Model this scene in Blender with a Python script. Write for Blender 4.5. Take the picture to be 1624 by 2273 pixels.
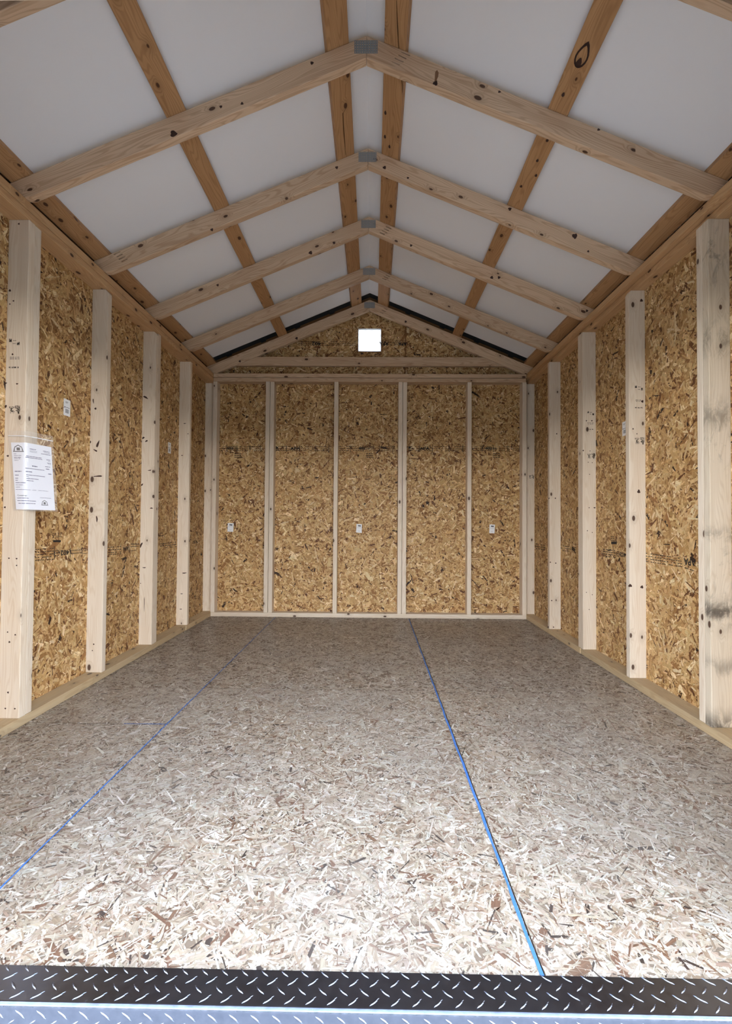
import bpy, bmesh, math, random
import numpy as np
from mathutils import Vector, Matrix

for _o in list(bpy.data.objects):
    bpy.data.objects.remove(_o, do_unlink=True)
scene = bpy.context.scene
COL = scene.collection
R = random.Random(7)

# ------------------------------------------------------------------ camera
CAM = dict(x=0.03914, z=0.87424, yaw=-0.01385, pitch=0.01995, roll=0.00713, f=1061.618)
IW, IH = 1624.0, 2273.0


def pix_ray(px, py):
    u = (px - IW / 2) / CAM['f']
    v = (py - IH / 2) / CAM['f']
    c, s = math.cos(-CAM['roll']), math.sin(-CAM['roll'])
    u, v = c * u - s * v, s * u + c * v
    x, y, z = u, 1.0, -v
    c, s = math.cos(-CAM['pitch']), math.sin(-CAM['pitch'])
    y, z = c * y + s * z, -s * y + c * z
    c, s = math.cos(-CAM['yaw']), math.sin(-CAM['yaw'])
    x, y = c * x - s * y, s * x + c * y
    return Vector((CAM['x'], 0, CAM['z'])), Vector((x, y, z))


def hit(px, py, axis, val):
    """where a photo pixel's ray meets the plane axis=val of the building"""
    o, d = pix_ray(px, py)
    return o + d * ((val - o[axis]) / d[axis])


cam_data = bpy.data.cameras.new('camera')
cam = bpy.data.objects.new('camera', cam_data)
COL.objects.link(cam)
scene.camera = cam
cam_data.sensor_fit = 'HORIZONTAL'
cam_data.sensor_width = 36.0
cam_data.lens = CAM['f'] / IW * 36.0
cam_data.clip_start = 0.02
_, _f = pix_ray(IW / 2, IH / 2)
_, _r = pix_ray(IW / 2 + 100, IH / 2)
_f.normalize()
_r = (_r - _r.dot(_f) * _f).normalized()
_u = _r.cross(_f)
cam.matrix_world = Matrix(((_r.x, _u.x, -_f.x, CAM['x']), (_r.y, _u.y, -_f.y, 0.0),
                           (_r.z, _u.z, -_f.z, CAM['z']), (0, 0, 0, 1)))

# ------------------------------------------------------------------ sky, sun, exposure
world = bpy.data.worlds.new('sky')
scene.world = world
world.use_nodes = True
_wt = world.node_tree
_bg = _wt.nodes['Background']
_bg.inputs['Strength'].default_value = 20.0
_geo = _wt.nodes.new('ShaderNodeTexCoord')          # hazy sky: paler at the horizon, bluer overhead, alike in every direction
_sep = _wt.nodes.new('ShaderNodeSeparateXYZ')
_wt.links.new(_geo.outputs['Generated'], _sep.inputs[0])
_up = _wt.nodes.new('ShaderNodeMath'); _up.operation = 'MAXIMUM'; _up.inputs[1].default_value = 0.0
_wt.links.new(_sep.outputs['Z'], _up.inputs[0])
_m1 = _wt.nodes.new('ShaderNodeMath'); _m1.operation = 'MULTIPLY'; _m1.inputs[1].default_value = -1.0 / 0.30
_wt.links.new(_up.outputs[0], _m1.inputs[0])
_ex = _wt.nodes.new('ShaderNodeMath'); _ex.operation = 'EXPONENT'
_wt.links.new(_m1.outputs[0], _ex.inputs[0])
_mx = _wt.nodes.new('ShaderNodeMix'); _mx.data_type = 'RGBA'
_wt.links.new(_ex.outputs[0], _mx.inputs[0])
_mx.inputs[6].default_value = (0.20, 0.27, 0.38, 1)
_mx.inputs[7].default_value = (1.0, 0.97, 0.93, 1)
_wt.links.new(_mx.outputs[2], _bg.inputs['Color'])

vs = scene.view_settings
vs.view_transform = 'Standard'
vs.look = 'None'
vs.gamma = 1.0
vs.use_curve_mapping = False
vs.exposure = 0.12
scene.cycles.max_bounces = 8
scene.cycles.glossy_bounces = 3
scene.cycles.transmission_bounces = 8
scene.cycles.transparent_max_bounces = 6

# ------------------------------------------------------------------ dimensions (metres)
W = 1.436            # inner face of the side wall frames
OS = 1.525           # inner face of the side wall sheathing
YB = 4.36            # front face of the back wall frame
YO = 4.449           # inner face of the back wall sheathing
YF = 0.871           # outer face of the front wall
T = 0.038
D = 0.089
ZT = 2.155           # top of the studs
ZP = 2.231           # top of the double plates
SL = 5.0 / 12.0
TH = math.atan(SL)
CT, ST = math.cos(TH), math.sin(TH)
ZR = 2.231 + 1.41 * SL   # underside of the rafters at the ridge


# ------------------------------------------------------------------ helpers
def lin(r, g, b):
    f = lambda c: (c / 255 / 12.92) if c / 255 <= 0.04045 else ((c / 255 + 0.055) / 1.055) ** 2.4
    return (f(r), f(g), f(b), 1.0)


def link(o, parent=None):
    COL.objects.link(o)
    if parent is not None:
        o.parent = parent
    return o


def empty(name, loc=(0, 0, 0), parent=None):
    o = bpy.data.objects.new(name, None)
    o.empty_display_size = 0.05
    o.location = loc
    return link(o, parent)


def structure(name, loc=(0, 0, 0)):
    o = empty(name, loc)
    o['kind'] = 'structure'
    return o


def tag(o, label, cat, group=None):
    o['label'] = label
    o['category'] = cat
    if group:
        o['group'] = group
    return o


def mesh_obj(name, verts, faces, mat, parent=None, smooth=False):
    m = bpy.data.meshes.new(name)
    m.from_pydata([tuple(v) for v in verts], [], faces)
    m.validate()
    m.update()
    if mat:
        m.materials.append(mat)
    if smooth:
        m.polygons.foreach_set('use_smooth', [True] * len(m.polygons))
    o = bpy.data.objects.new(name, m)
    return link(o, parent)


def frame(origin, xdir, zdir):
    x = Vector(xdir).normalized()
    z = Vector(zdir)
    z = (z - z.dot(x) * x).normalized()
    y = z.cross(x)
    return Matrix(((x.x, y.x, z.x, origin[0]), (x.y, y.y, z.y, origin[1]), (x.z, y.z, z.z, origin[2]), (0, 0, 0, 1)))


_prism_cache = {}


def prism_mesh(name, poly, t, bev, mat):
    """polygon in the local XZ plane, thickness t along local Y (centred), edges eased"""
    key = (tuple(round(c, 4) for p in poly for c in p), t, bev, mat.name)
    if key in _prism_cache:
        return _prism_cache[key]
    bm = bmesh.new()
    a = [bm.verts.new((x, -t / 2, z)) for x, z in poly]
    b = [bm.verts.new((x, t / 2, z)) for x, z in poly]
    n = len(poly)
    bm.faces.new(a)
    bm.faces.new(b[::-1])
    for i in range(n):
        bm.faces.new((a[i], b[i], b[(i + 1) % n], a[(i + 1) % n]))
    bmesh.ops.recalc_face_normals(bm, faces=bm.faces)
    if bev:
        bmesh.ops.bevel(bm, geom=list(bm.edges), offset=bev, segments=2, affect='EDGES', profile=0.6)
    m = bpy.data.meshes.new(name)
    bm.to_mesh(m)
    bm.free()
    m.materials.append(mat)
    _prism_cache[key] = m
    return m


def lumber(name, poly, t, M, mat, parent, bev=0.0034):
    o = bpy.data.objects.new(name, prism_mesh(name, poly, t, bev, mat))
    link(o, parent)
    pm = parent.matrix_basis if parent is not None else Matrix()
    o.matrix_basis = pm.inverted() @ M if parent is not None else M
    return o


def board(name, p0, xdir, zdir, L, t, h, mat, parent, bev=0.0034):
    """straight piece: p0 = centre of the start end, length along xdir, height h along zdir, thickness t"""
    return lumber(name, [(0, -h / 2), (L, -h / 2), (L, h / 2), (0, h / 2)], t, frame(p0, xdir, zdir), mat, parent, bev)


def box(name, lo, hi, mat, parent=None, bev=0.0):
    c = [(a + b) / 2 for a, b in zip(lo, hi)]
    d = [(b - a) / 2 for a, b in zip(lo, hi)]
    bm = bmesh.new()
    bmesh.ops.create_cube(bm, size=2.0)
    for v in bm.verts:
        v.co = Vector((v.co.x * d[0], v.co.y * d[1], v.co.z * d[2]))
    if bev:
        bmesh.ops.bevel(bm, geom=list(bm.edges), offset=bev, segments=2, affect='EDGES')
    m = bpy.data.meshes.new(name)
    bm.to_mesh(m)
    bm.free()
    m.materials.append(mat)
    o = bpy.data.objects.new(name, m)
    o.location = c
    return link(o, parent)


# ------------------------------------------------------------------ materials
class NT:
    def __init__(self, name):
        self.m = bpy.data.materials.new(name)
        self.m.use_nodes = True
        self.t = self.m.node_tree
        self.bsdf = self.t.nodes['Principled BSDF']
        self.out = self.t.nodes['Material Output']

    def n(self, kind, **kw):
        nd = self.t.nodes.new(kind)
        for k, v in kw.items():
            setattr(nd, k, v)
        return nd

    def put(self, sock, v):
        if v is None:
            return
        if hasattr(v, 'is_output'):
            self.t.links.new(v, sock)
        else:
            sock.default_value = v

    def math(self, op, a, b=None, c=None, clamp=False):
        nd = self.n('ShaderNodeMath', operation=op, use_clamp=clamp)
        for i, v in enumerate((a, b, c)):
            self.put(nd.inputs[i], v)
        return nd.outputs[0]

    def mix(self, fac, a, b, blend='MIX'):
        nd = self.n('ShaderNodeMix', data_type='RGBA', blend_type=blend)
        self.put(nd.inputs[0], fac)
        self.put(nd.inputs[6], a)
        self.put(nd.inputs[7], b)
        return nd.outputs[2]

    def ramp(self, fac, lo, hi):
        nd = self.n('ShaderNodeMapRange', interpolation_type='SMOOTHSTEP')
        self.put(nd.inputs[0], fac)
        self.put(nd.inputs[1], lo)
        self.put(nd.inputs[2], hi)
        return nd.outputs[0]

    def scale(self, vec, s):
        nd = self.n('ShaderNodeVectorMath', operation='MULTIPLY')
        self.put(nd.inputs[0], vec)
        self.put(nd.inputs[1], s)
        return nd.outputs[0]

    def vadd(self, a, b):
        nd = self.n('ShaderNodeVectorMath', operation='ADD')
        self.put(nd.inputs[0], a)
        self.put(nd.inputs[1], b)
        return nd.outputs[0]

    def noise(self, vec, scale=1.0, detail=3.0, rough=0.55, dist=0.0):
        nd = self.n('ShaderNodeTexNoise')
        self.put(nd.inputs['Vector'], vec)
        nd.inputs['Scale'].default_value = scale
        nd.inputs['Detail'].default_value = detail
        nd.inputs['Roughness'].default_value = rough
        nd.inputs['Distortion'].default_value = dist
        return nd.outputs[0]

    def bump(self, h, strength, dist=0.002):
        nd = self.n('ShaderNodeBump')
        nd.inputs['Strength'].default_value = strength
        nd.inputs['Distance'].default_value = dist
        self.put(nd.inputs['Height'], h)
        self.t.links.new(nd.outputs[0], self.bsdf.inputs['Normal'])


def plain(name, col, rough=0.6, metal=0.0, **kw):
    k = NT(name)
    k.bsdf.inputs['Base Color'].default_value = col
    k.bsdf.inputs['Roughness'].default_value = rough
    k.bsdf.inputs['Metallic'].default_value = metal
    return k.m


def wood(name, light, dark, ring=0.5, knot=0.5, mould=0.0, grey=0.0):
    k = NT(name)
    tc = k.n('ShaderNodeTexCoord')
    oi = k.n('ShaderNodeObjectInfo')
    rnd = oi.outputs['Random']
    off = k.n('ShaderNodeCombineXYZ')
    k.put(off.inputs[0], k.math('MULTIPLY', rnd, 91.7))
    k.put(off.inputs[1], k.math('MULTIPLY', rnd, 3.13))
    k.put(off.inputs[2], k.math('MULTIPLY', rnd, 5.71))
    p = k.vadd(tc.outputs['Object'], off.outputs[0])
    sp = k.n('ShaderNodeSeparateXYZ')
    k.put(sp.inputs[0], p)
    yz = k.math('ADD', sp.outputs[1], sp.outputs[2])
    # knots: one candidate per cell, most cells stay clear
    kc = k.n('ShaderNodeCombineXYZ')
    k.put(kc.inputs[0], k.math('MULTIPLY', sp.outputs[0], 6.0))
    k.put(kc.inputs[1], k.math('MULTIPLY', yz, 11.0))
    vo = k.n('ShaderNodeTexVoronoi', voronoi_dimensions='2D')
    k.put(vo.inputs['Vector'], kc.outputs[0])
    vo.inputs['Scale'].default_value = 1.0
    sc = k.n('ShaderNodeSeparateColor')
    k.put(sc.inputs[0], vo.outputs['Color'])
    gate = k.math('LESS_THAN', sc.outputs[0], knot)
    size = k.math('MULTIPLY_ADD', sc.outputs[1], 0.06, 0.025)
    kd = vo.outputs['Distance']
    kmask = k.math('MULTIPLY', gate, k.ramp(k.math('SUBTRACT', kd, size), 0.035, 0.0))
    halo = k.math('MULTIPLY', gate, k.ramp(kd, 0.32, 0.02))
    # growth rings drifting along the board and swelling round the knots
    drift = k.noise(k.scale(p, (1.5, 13.0, 13.0)), 1.0, 2.0)
    ringc = k.math('ADD', k.math('MULTIPLY', sp.outputs[2], 1.0), k.math('MULTIPLY', sp.outputs[1], 0.7))
    ringc = k.math('ADD', ringc, k.math('MULTIPLY', drift, 0.17))
    ringc = k.math('ADD', ringc, k.math('MULTIPLY', halo, 0.03))
    rings = k.math('SINE', k.math('MULTIPLY', ringc, 520.0))
    rings = k.ramp(rings, -0.3, 1.2)
    fine = k.noise(k.scale(p, (2.5, 210.0, 210.0)), 1.0, 2.0, 0.6)
    broad = k.noise(k.scale(p, (1.3, 22.0, 22.0)), 1.0, 2.0)
    f = k.math('ADD', k.math('MULTIPLY', rings, ring * 0.55), k.math('MULTIPLY', fine, 0.35))
    f = k.math('ADD', f, k.math('MULTIPLY_ADD', broad, 0.7, -0.32), clamp=True)
    col = k.mix(f, light, dark)
    col = k.mix(k.math('MULTIPLY', halo, 0.30), col, tuple(c * 0.55 for c in dark[:3]) + (1,))
    col = k.mix(k.math('MULTIPLY', kmask, 0.92), col, lin(66, 38, 24))
    if mould:
        mn = k.noise(k.scale(p, (9.0, 16.0, 16.0)), 1.0, 5.0, 0.7, 0.6)
        mb = k.noise(k.scale(p, (1.7, 5.0, 5.0)), 1.0, 1.0)
        sl = k.n('ShaderNodeSeparateXYZ')
        k.put(sl.inputs[0], tc.outputs['Object'])
        extra = None
        hx_ = k.math('ADD', sl.outputs[0], k.math('MULTIPLY_ADD', mn, 0.16, -0.08))
        for hc, hw, am in ((0.49, 0.06, 1.0), (0.01, 0.09, 1.0), (0.26, 0.05, 0.5), (1.30, 0.09, 0.6), (1.62, 0.12, 0.6), (0.80, 0.05, 0.5)):
            e_ = k.math('MULTIPLY', k.ramp(k.math('ABSOLUTE', k.math('SUBTRACT', hx_, hc)), hw, 0.0), am)
            extra = e_ if extra is None else k.math('MAXIMUM', extra, e_)
        mm = k.math('MAXIMUM', k.math('MULTIPLY', k.ramp(mn, 0.50, 0.70), k.ramp(mb, 0.44, 0.62)), k.math('MULTIPLY', extra, k.ramp(mn, 0.36, 0.60)))
        col = k.mix(k.math('MULTIPLY', mm, mould), col, lin(58, 50, 44))
    if grey:
        gn = k.noise(k.scale(p, (3.0, 30.0, 30.0)), 1.0, 3.0)
        col = k.mix(k.math('MULTIPLY', gn, grey), col, lin(150, 142, 130))
    val = k.math('MULTIPLY_ADD', rnd, 0.16, 0.92)
    vm = k.n('ShaderNodeVectorMath', operation='SCALE')
    k.put(vm.inputs[0], col)
    k.put(vm.inputs[3], val)
    k.put(k.bsdf.inputs['Base Color'], vm.outputs[0])
    k.bsdf.inputs['Roughness'].default_value = 0.62
    k.bsdf.inputs['Specular IOR Level'].default_value = 0.3
    return k.m


def strand_mat(name, floor=False):
    k = NT(name)
    at = k.n('ShaderNodeAttribute', attribute_name='strand_col')
    uv = k.n('ShaderNodeAttribute', attribute_name='strand_uv')
    g = k.noise(k.scale(uv.outputs['Vector'], (22.0, 420.0 if floor else 700.0, 1.0)), 1.0, 2.0, 0.7)
    g2 = k.noise(k.scale(uv.outputs['Vector'], (60.0, 260.0, 1.0)), 1.0, 0.0)
    m = k.math('ADD', k.math('MULTIPLY_ADD', g, 0.95 if floor else 0.70, 0.35 if floor else 0.48), k.math('MULTIPLY_ADD', g2, 0.5, -0.08))
    vm = k.n('ShaderNodeVectorMath', operation='SCALE')
    k.put(vm.inputs[0], at.outputs['Color'])
    k.put(vm.inputs[3], m)
    col = vm.outputs[0]
    if floor:
        geo = k.n('ShaderNodeNewGeometry')
        pos = geo.outputs['Position']
        # walked-in greying
        gn = k.noise(pos, 1.6, 3.0)
        col = k.mix(k.math('MULTIPLY', k.ramp(gn, 0.35, 0.65), 0.25), col, lin(150, 146, 140))
    k.put(k.bsdf.inputs['Base Color'], col)
    k.bsdf.inputs['Roughness'].default_value = 0.36 if floor else 0.6
    k.bsdf.inputs['Specular IOR Level'].default_value = 0.5 if floor else 0.35
    return k.m


def ink_mat(name, col, wear):
    k = NT(name)
    geo = k.n('ShaderNodeNewGeometry')
    n = k.noise(geo.outputs['Position'], 140.0, 3.0, 0.7)
    k.bsdf.inputs['Base Color'].default_value = col
    k.bsdf.inputs['Roughness'].default_value = 0.8
    k.put(k.bsdf.inputs['Alpha'], k.math('SUBTRACT', 1.0, k.ramp(n, wear, wear + 0.12)))
    return k.m


M_STUD = wood('pale_pine', lin(226, 212, 192), lin(200, 174, 142), 0.5, 0.30)
M_STAIN = wood('mould_stained_pine', lin(216, 202, 180), lin(182, 160, 130), 0.5, 0.25, mould=0.85)
M_PLATE = wood('sill_lumber', lin(206, 180, 138), lin(168, 134, 88), 0.5, 0.30, grey=0.45)
M_TOP = wood('top_plate_pine', lin(204, 166, 122), lin(160, 116, 74), 0.5, 0.34)
M_RAFT = wood('rafter_spruce', lin(216, 188, 156), lin(164, 128, 96), 0.7, 0.36)
M_PURL = wood('amber_purlin_pine', lin(190, 148, 104), lin(146, 104, 64), 0.7, 0.42)
M_OSB = plain('osb_core', lin(126, 86, 46), 0.8)
M_OSBF = plain('osb_floor_core', lin(112, 96, 80), 0.8)
M_STRAND = strand_mat('osb_wall_strands')
M_STRANDF = strand_mat('osb_floor_strands', True)
M_INK = ink_mat('black_stamp_ink', lin(30, 24, 20), 0.60)
M_INK2 = ink_mat('faded_stamp_ink', lin(46, 36, 28), 0.50)
M_DARK = plain('dark_slot', lin(52, 32, 22), 0.9)
M_SLOTSHADE = plain('brown_slot_shade', lin(104, 72, 48), 0.7)
M_KNOT = plain('knot_wood', lin(58, 34, 24), 0.7)
M_BLUE = plain('blue_edge_sealer', lin(66, 112, 178), 0.55)
M_WHITE = plain('white_roof_liner', lin(238, 239, 240), 0.55)
M_STEEL = plain('blue_grey_steel_roofing', lin(74, 84, 92), 0.45, 0.6)
M_GALV = plain('galvanised_steel', lin(138, 142, 142), 0.5, 0.25)
M_RISE = plain('added_unseen_rise', lin(72, 78, 58), 0.9)
M_GROUND = plain('grass_and_gravel_yard', lin(144, 142, 139), 0.9)
M_LABEL = plain('white_label_paper', lin(236, 236, 236), 0.6)
M_PRINT = plain('grey_print', lin(96, 96, 100), 0.8)
M_PRINTB = plain('black_print', lin(48, 48, 52), 0.8)
M_BLUEPR = plain('bluish_print', lin(84, 86, 118), 0.8)


def sheet_paper():
    k = NT('invoice_paper')
    k.bsdf.inputs['Base Color'].default_value = lin(242, 243, 250)
    k.bsdf.inputs['Roughness'].default_value = 0.45
    return k.m


def vent_mat():
    k = NT('translucent_white_plastic')
    tr = k.n('ShaderNodeBsdfTranslucent')
    tr.inputs["Color"].default_value = (0.92, 0.92, 0.92, 1)
    mx = k.n('ShaderNodeMixShader')
    mx.inputs[0].default_value = 0.85
    k.t.links.new(k.bsdf.outputs[0], mx.inputs[1])
    k.t.links.new(tr.outputs[0], mx.inputs[2])
    k.t.links.new(mx.outputs[0], k.out.inputs['Surface'])
    k.bsdf.inputs['Base Color'].default_value = (0.85, 0.85, 0.85, 1)
    return k.m


def bag_mat():
    k = NT('clear_plastic_film')
    k.bsdf.inputs['Base Color'].default_value = lin(225, 220, 214)
    k.bsdf.inputs['Roughness'].default_value = 0.25
    k.bsdf.inputs['Alpha'].default_value = 0.20
    return k.m


def tread_metal():
    k = NT('diamond_plate_aluminium')
    tc = k.n('ShaderNodeTexCoord')
    n = k.noise(tc.outputs['Object'], 60.0, 4.0, 0.6)
    k.put(k.bsdf.inputs['Base Color'], k.mix(n, lin(122, 130, 150), lin(158, 166, 184)))
    k.bsdf.inputs['Metallic'].default_value = 1.0
    k.put(k.bsdf.inputs['Roughness'], k.math('MULTIPLY_ADD', n, 0.15, 0.16))
    k.bump(n, 0.12, 0.001)
    return k.m


M_PAPER, M_VENT, M_BAG, M_TREAD = sheet_paper(), vent_mat(), bag_mat(), tread_metal()

WALL_PAL = [((208, 174, 124), .22), ((192, 154, 102), .30), ((172, 132, 82), .22), ((146, 104, 60), .13),
            ((226, 200, 156), .08), ((100, 62, 34), .045), ((52, 32, 20), .015)]
FLOOR_PAL = [((166, 152, 135), .26), ((152, 136, 117), .28), ((178, 168, 153), .15), ((135, 115, 96), .17),
             ((200, 192, 179), .045), ((104, 76, 58), .07), ((58, 46, 40), .025)]


def strands(parent, mat, O, A, B, N, region, density, Lm, Wm, pal, seed, inside=None, thick=0.0012):
    """thousands of pressed wood strands lying on a sheet: local axes A, B, proud along N"""
    rng = np.random.default_rng(seed)
    a0, a1, b0, b1 = region
    n = int(density * (a1 - a0) * (b1 - b0))
    ca = rng.uniform(a0, a1, n)
    cb = rng.uniform(b0, b1, n)
    ang = rng.uniform(0, math.pi, n)
    L = Lm * np.exp(rng.normal(0, 0.45, n))
    Wd = Wm * np.exp(rng.normal(0, 0.5, n))
    Wd = np.minimum(Wd, L * 0.55)
    base = np.array([(-.5, -.28), (-.42, -.5), (.42, -.5), (.5, .25), (.40, .5), (-.46, .5)])
    q = base[None] + rng.uniform(-.09, .09, (n, 6, 2))
    u = q[:, :, 0] * L[:, None]
    v = q[:, :, 1] * Wd[:, None]
    v = v + (rng.normal(0, 1.2, n)[:, None]) * u * u          # slight bow
    c, s = np.cos(ang)[:, None], np.sin(ang)[:, None]
    pa = ca[:, None] + c * u - s * v
    pb = cb[:, None] + s * u + c * v
    if inside is None:
        pa = np.clip(pa, a0, a1)
        pb = np.clip(pb, b0, b1)
        keep = np.ones(n, bool)
    else:
        keep = np.array([inside(pa[i], pb[i]) for i in range(n)])
    h = rng.uniform(0.15, 1.0, n)[:, None] * thick
    h = h + (rng.normal(0, 1, n)[:, None] * q[:, :, 0] + rng.normal(0, 1, n)[:, None] * q[:, :, 1]) * thick * 0.28
    h = np.clip(h, 0.00008, thick * 1.25)
    pa, pb, h, u, v = pa[keep], pb[keep], h[keep], u[keep], v[keep]
    n = pa.shape[0]
    O, A, B, N = (np.array(x, float) for x in (O, A, B, N))
    P = O + pa[..., None] * A + pb[..., None] * B + h[..., None] * N
    flip = np.dot(np.cross(A, B), N) < 0
    idx = np.arange(n * 6).reshape(n, 6)
    if flip:
        idx = idx[:, ::-1]
    m = bpy.data.meshes.new('wood_strands')
    m.vertices.add(n * 6)
    m.vertices.foreach_set('co', P.reshape(-1).astype(np.float32))
    m.loops.add(n * 6)
    m.loops.foreach_set('vertex_index', idx.reshape(-1).astype(np.int32))
    m.polygons.add(n)
    m.polygons.foreach_set('loop_start', (np.arange(n) * 6).astype(np.int32))
    m.polygons.foreach_set('loop_total', np.full(n, 6, np.int32))
    cols = np.array([lin(*cc)[:3] for cc, _ in pal])
    w = np.array([ww for _, ww in pal])
    pick = rng.choice(len(pal), n, p=w / w.sum())
    cc = cols[pick] * rng.uniform(0.86, 1.12, (n, 1)) * rng.uniform(0.97, 1.03, (n, 3))
    ca4 = np.ones((n, 4), np.float32)
    ca4[:, :3] = cc
    at = m.attributes.new('strand_col', 'FLOAT_COLOR', 'FACE')
    at.data.foreach_set('color', ca4.reshape(-1))
    uvv = np.zeros((n, 6, 3), np.float32)
    uvv[..., 0] = u + rng.uniform(0, 50, (n, 1))
    uvv[..., 1] = v + rng.uniform(0, 50, (n, 1))
    at = m.attributes.new('strand_uv', 'FLOAT_VECTOR', 'POINT')
    at.data.foreach_set('vector', uvv.reshape(-1))
    m.update(calc_edges=True)
    m.materials.append(mat)
    o = bpy.data.objects.new('wood_strands', m)
    link(o, parent)
    o.matrix_basis = parent_world(parent).inverted()
    o['kind'] = 'stuff'
    return o


def parent_world(o):
    m = o.matrix_basis.copy()
    p = o.parent
    while p is not None:
        m = p.matrix_basis @ m
        p = p.parent
    return m


def put(o, parent):
    """parent an object whose mesh is in world coordinates"""
    o.parent = parent
    o.matrix_basis = parent_world(parent).inverted() @ o.matrix_basis
    return o


# ------------------------------------------------------------------ outside ground
GV, GF = [(0, 0, -0.22)], []
rings_ = [(7, 0), (14, 0), (26, 0), (34, 1.4), (44, 4.2), (60, 6.0), (90, 6.0), (200, 8.0)]     # level yard, then an invented, unseen rise all round that blocks low sky light
NS = 48
for rr_, hh_ in rings_:
    for k in range(NS):
        a_ = 2 * math.pi * k / NS
        GV.append((rr_ * math.cos(a_), rr_ * math.sin(a_), -0.22 + hh_ * (1 + 0.22 * math.sin(5 * a_ + rr_) + 0.15 * math.sin(11 * a_))))
for k in range(NS):
    GF.append((0, 1 + k, 1 + (k + 1) % NS))
for i in range(len(rings_) - 1):
    for k in range(NS):
        a_, b_ = 1 + i * NS + k, 1 + i * NS + (k + 1) % NS
        GF.append((a_, a_ + NS, b_ + NS, b_))
g = mesh_obj('ground', GV, GF, M_GROUND)
g.data.materials.append(M_RISE)
for i_, p_ in enumerate(g.data.polygons):
    p_.material_index = 0 if i_ < NS else 1
g['kind'] = 'structure'

# ------------------------------------------------------------------ floor: three strips of OSB sheets
floor = structure('floor')
XS1, XS2 = -0.836, 0.378
YSEAM = 2.055
FY0 = YF + 0.012
GAP = 0.0015
sheets = [((-OS, XS1), (FY0, YSEAM)), ((-OS, XS1), (YSEAM, YO)), ((XS1, XS2), (FY0, YO)), ((XS2, OS), (FY0, YO))]
for i, ((x0, x1), (y0, y1)) in enumerate(sheets):
    b = box('floor_panel', (x0 + GAP, y0 + GAP, -0.018), (x1 - GAP, y1 - GAP, -0.0012), M_OSBF, floor)
    # near the doorway strands are seen large; further in they are the same strands, less dense
    yn = min(max(2.5, y0), y1)
    for (ya, yb_, dn, sd) in ((y0 + GAP, yn, 15500, 100 + i), (yn, y1 - GAP, 9500, 120 + i)):
        if yb_ - ya > 0.05:
            reg = (x0 + GAP, x1 - GAP, ya, yb_)
            strands(b, M_STRANDF, (0, 0, -0.0012), (1, 0, 0), (0, 1, 0), (0, 0, 1), reg, dn * 0.12, 0.050, 0.0090, FLOOR_PAL, sd, thick=0.0008)
            strands(b, M_STRANDF, (0, 0, -0.0010), (1, 0, 0), (0, 1, 0), (0, 0, 1), reg, dn * 1.0, 0.027, 0.0037, FLOOR_PAL, sd + 40, thick=0.0008)
box('floor_joist_edge', (-OS, FY0, -0.16), (OS, FY0 + T, -0.018), M_PLATE, floor)


def ribbon(name, pts, w, z, mat, parent, seed):
    rg = random.Random(seed)
    V, F = [], []
    for i, (x, y) in enumerate(pts):
        d = (pts[min(i + 1, len(pts) - 1)][0] - pts[max(i - 1, 0)][0], pts[min(i + 1, len(pts) - 1)][1] - pts[max(i - 1, 0)][1])
        l = math.hypot(*d)
        nx, ny = -d[1] / l, d[0] / l
        a = w * (0.5 + rg.uniform(-.16, .16))
        b_ = w * (0.5 + rg.uniform(-.16, .16))
        V += [(x + nx * a, y + ny * a, z), (x - nx * b_, y - ny * b_, z)]
    for i in range(len(pts) - 1):
        F.append((2 * i, 2 * i + 1, 2 * i + 3, 2 * i + 2))
    o = mesh_obj(name, V, F, mat)
    if o.data.polygons[0].normal.z < 0:
        o.data.flip_normals()
    return put(o, parent)


fp = [c for c in floor.children if c.name.startswith('floor_panel')]
ribbon('blue_edge', [(XS1 + 0.0006 * math.sin(k * .9), FY0 + k * 0.03) for k in range(int((YB - FY0) / 0.03) + 1)], 0.0045, 0.0007, M_BLUE, fp[2], 1)
ribbon('blue_edge', [(XS2 - 0.0062 + 0.0008 * math.sin(k * .7), FY0 + k * 0.03) for k in range(int((YB - FY0) / 0.03) + 1)], 0.0070, 0.0007, M_BLUE, fp[2], 2)
ribbon('blue_edge', [(-1.02 + k * 0.02, YSEAM) for k in range(10)], 0.004, 0.0006, M_BLUE, fp[1], 3)

# ------------------------------------------------------------------ walls
wall_left = structure('wall_left', (-OS, 2.6, 0))
wall_right = structure('wall_right', (OS, 2.6, 0))
wall_back = structure('wall_back', (0, YO, 0))
wall_front = structure('wall_front', (0, YF, 0))
X, Y, Z = Vector((1, 0, 0)), Vector((0, 1, 0)), Vector((0, 0, 1))


def wall_panel(parent, lo, hi, seed, O=None, A=None, B=None, N=None, region=None, dens=7000):
    p = put(box('osb_panel', lo, hi, M_OSB), parent)
    if O is not None:
        strands(p, M_STRAND, O, A, B, N, region, dens, 0.039, 0.0098, WALL_PAL, seed)
    return p


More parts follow.
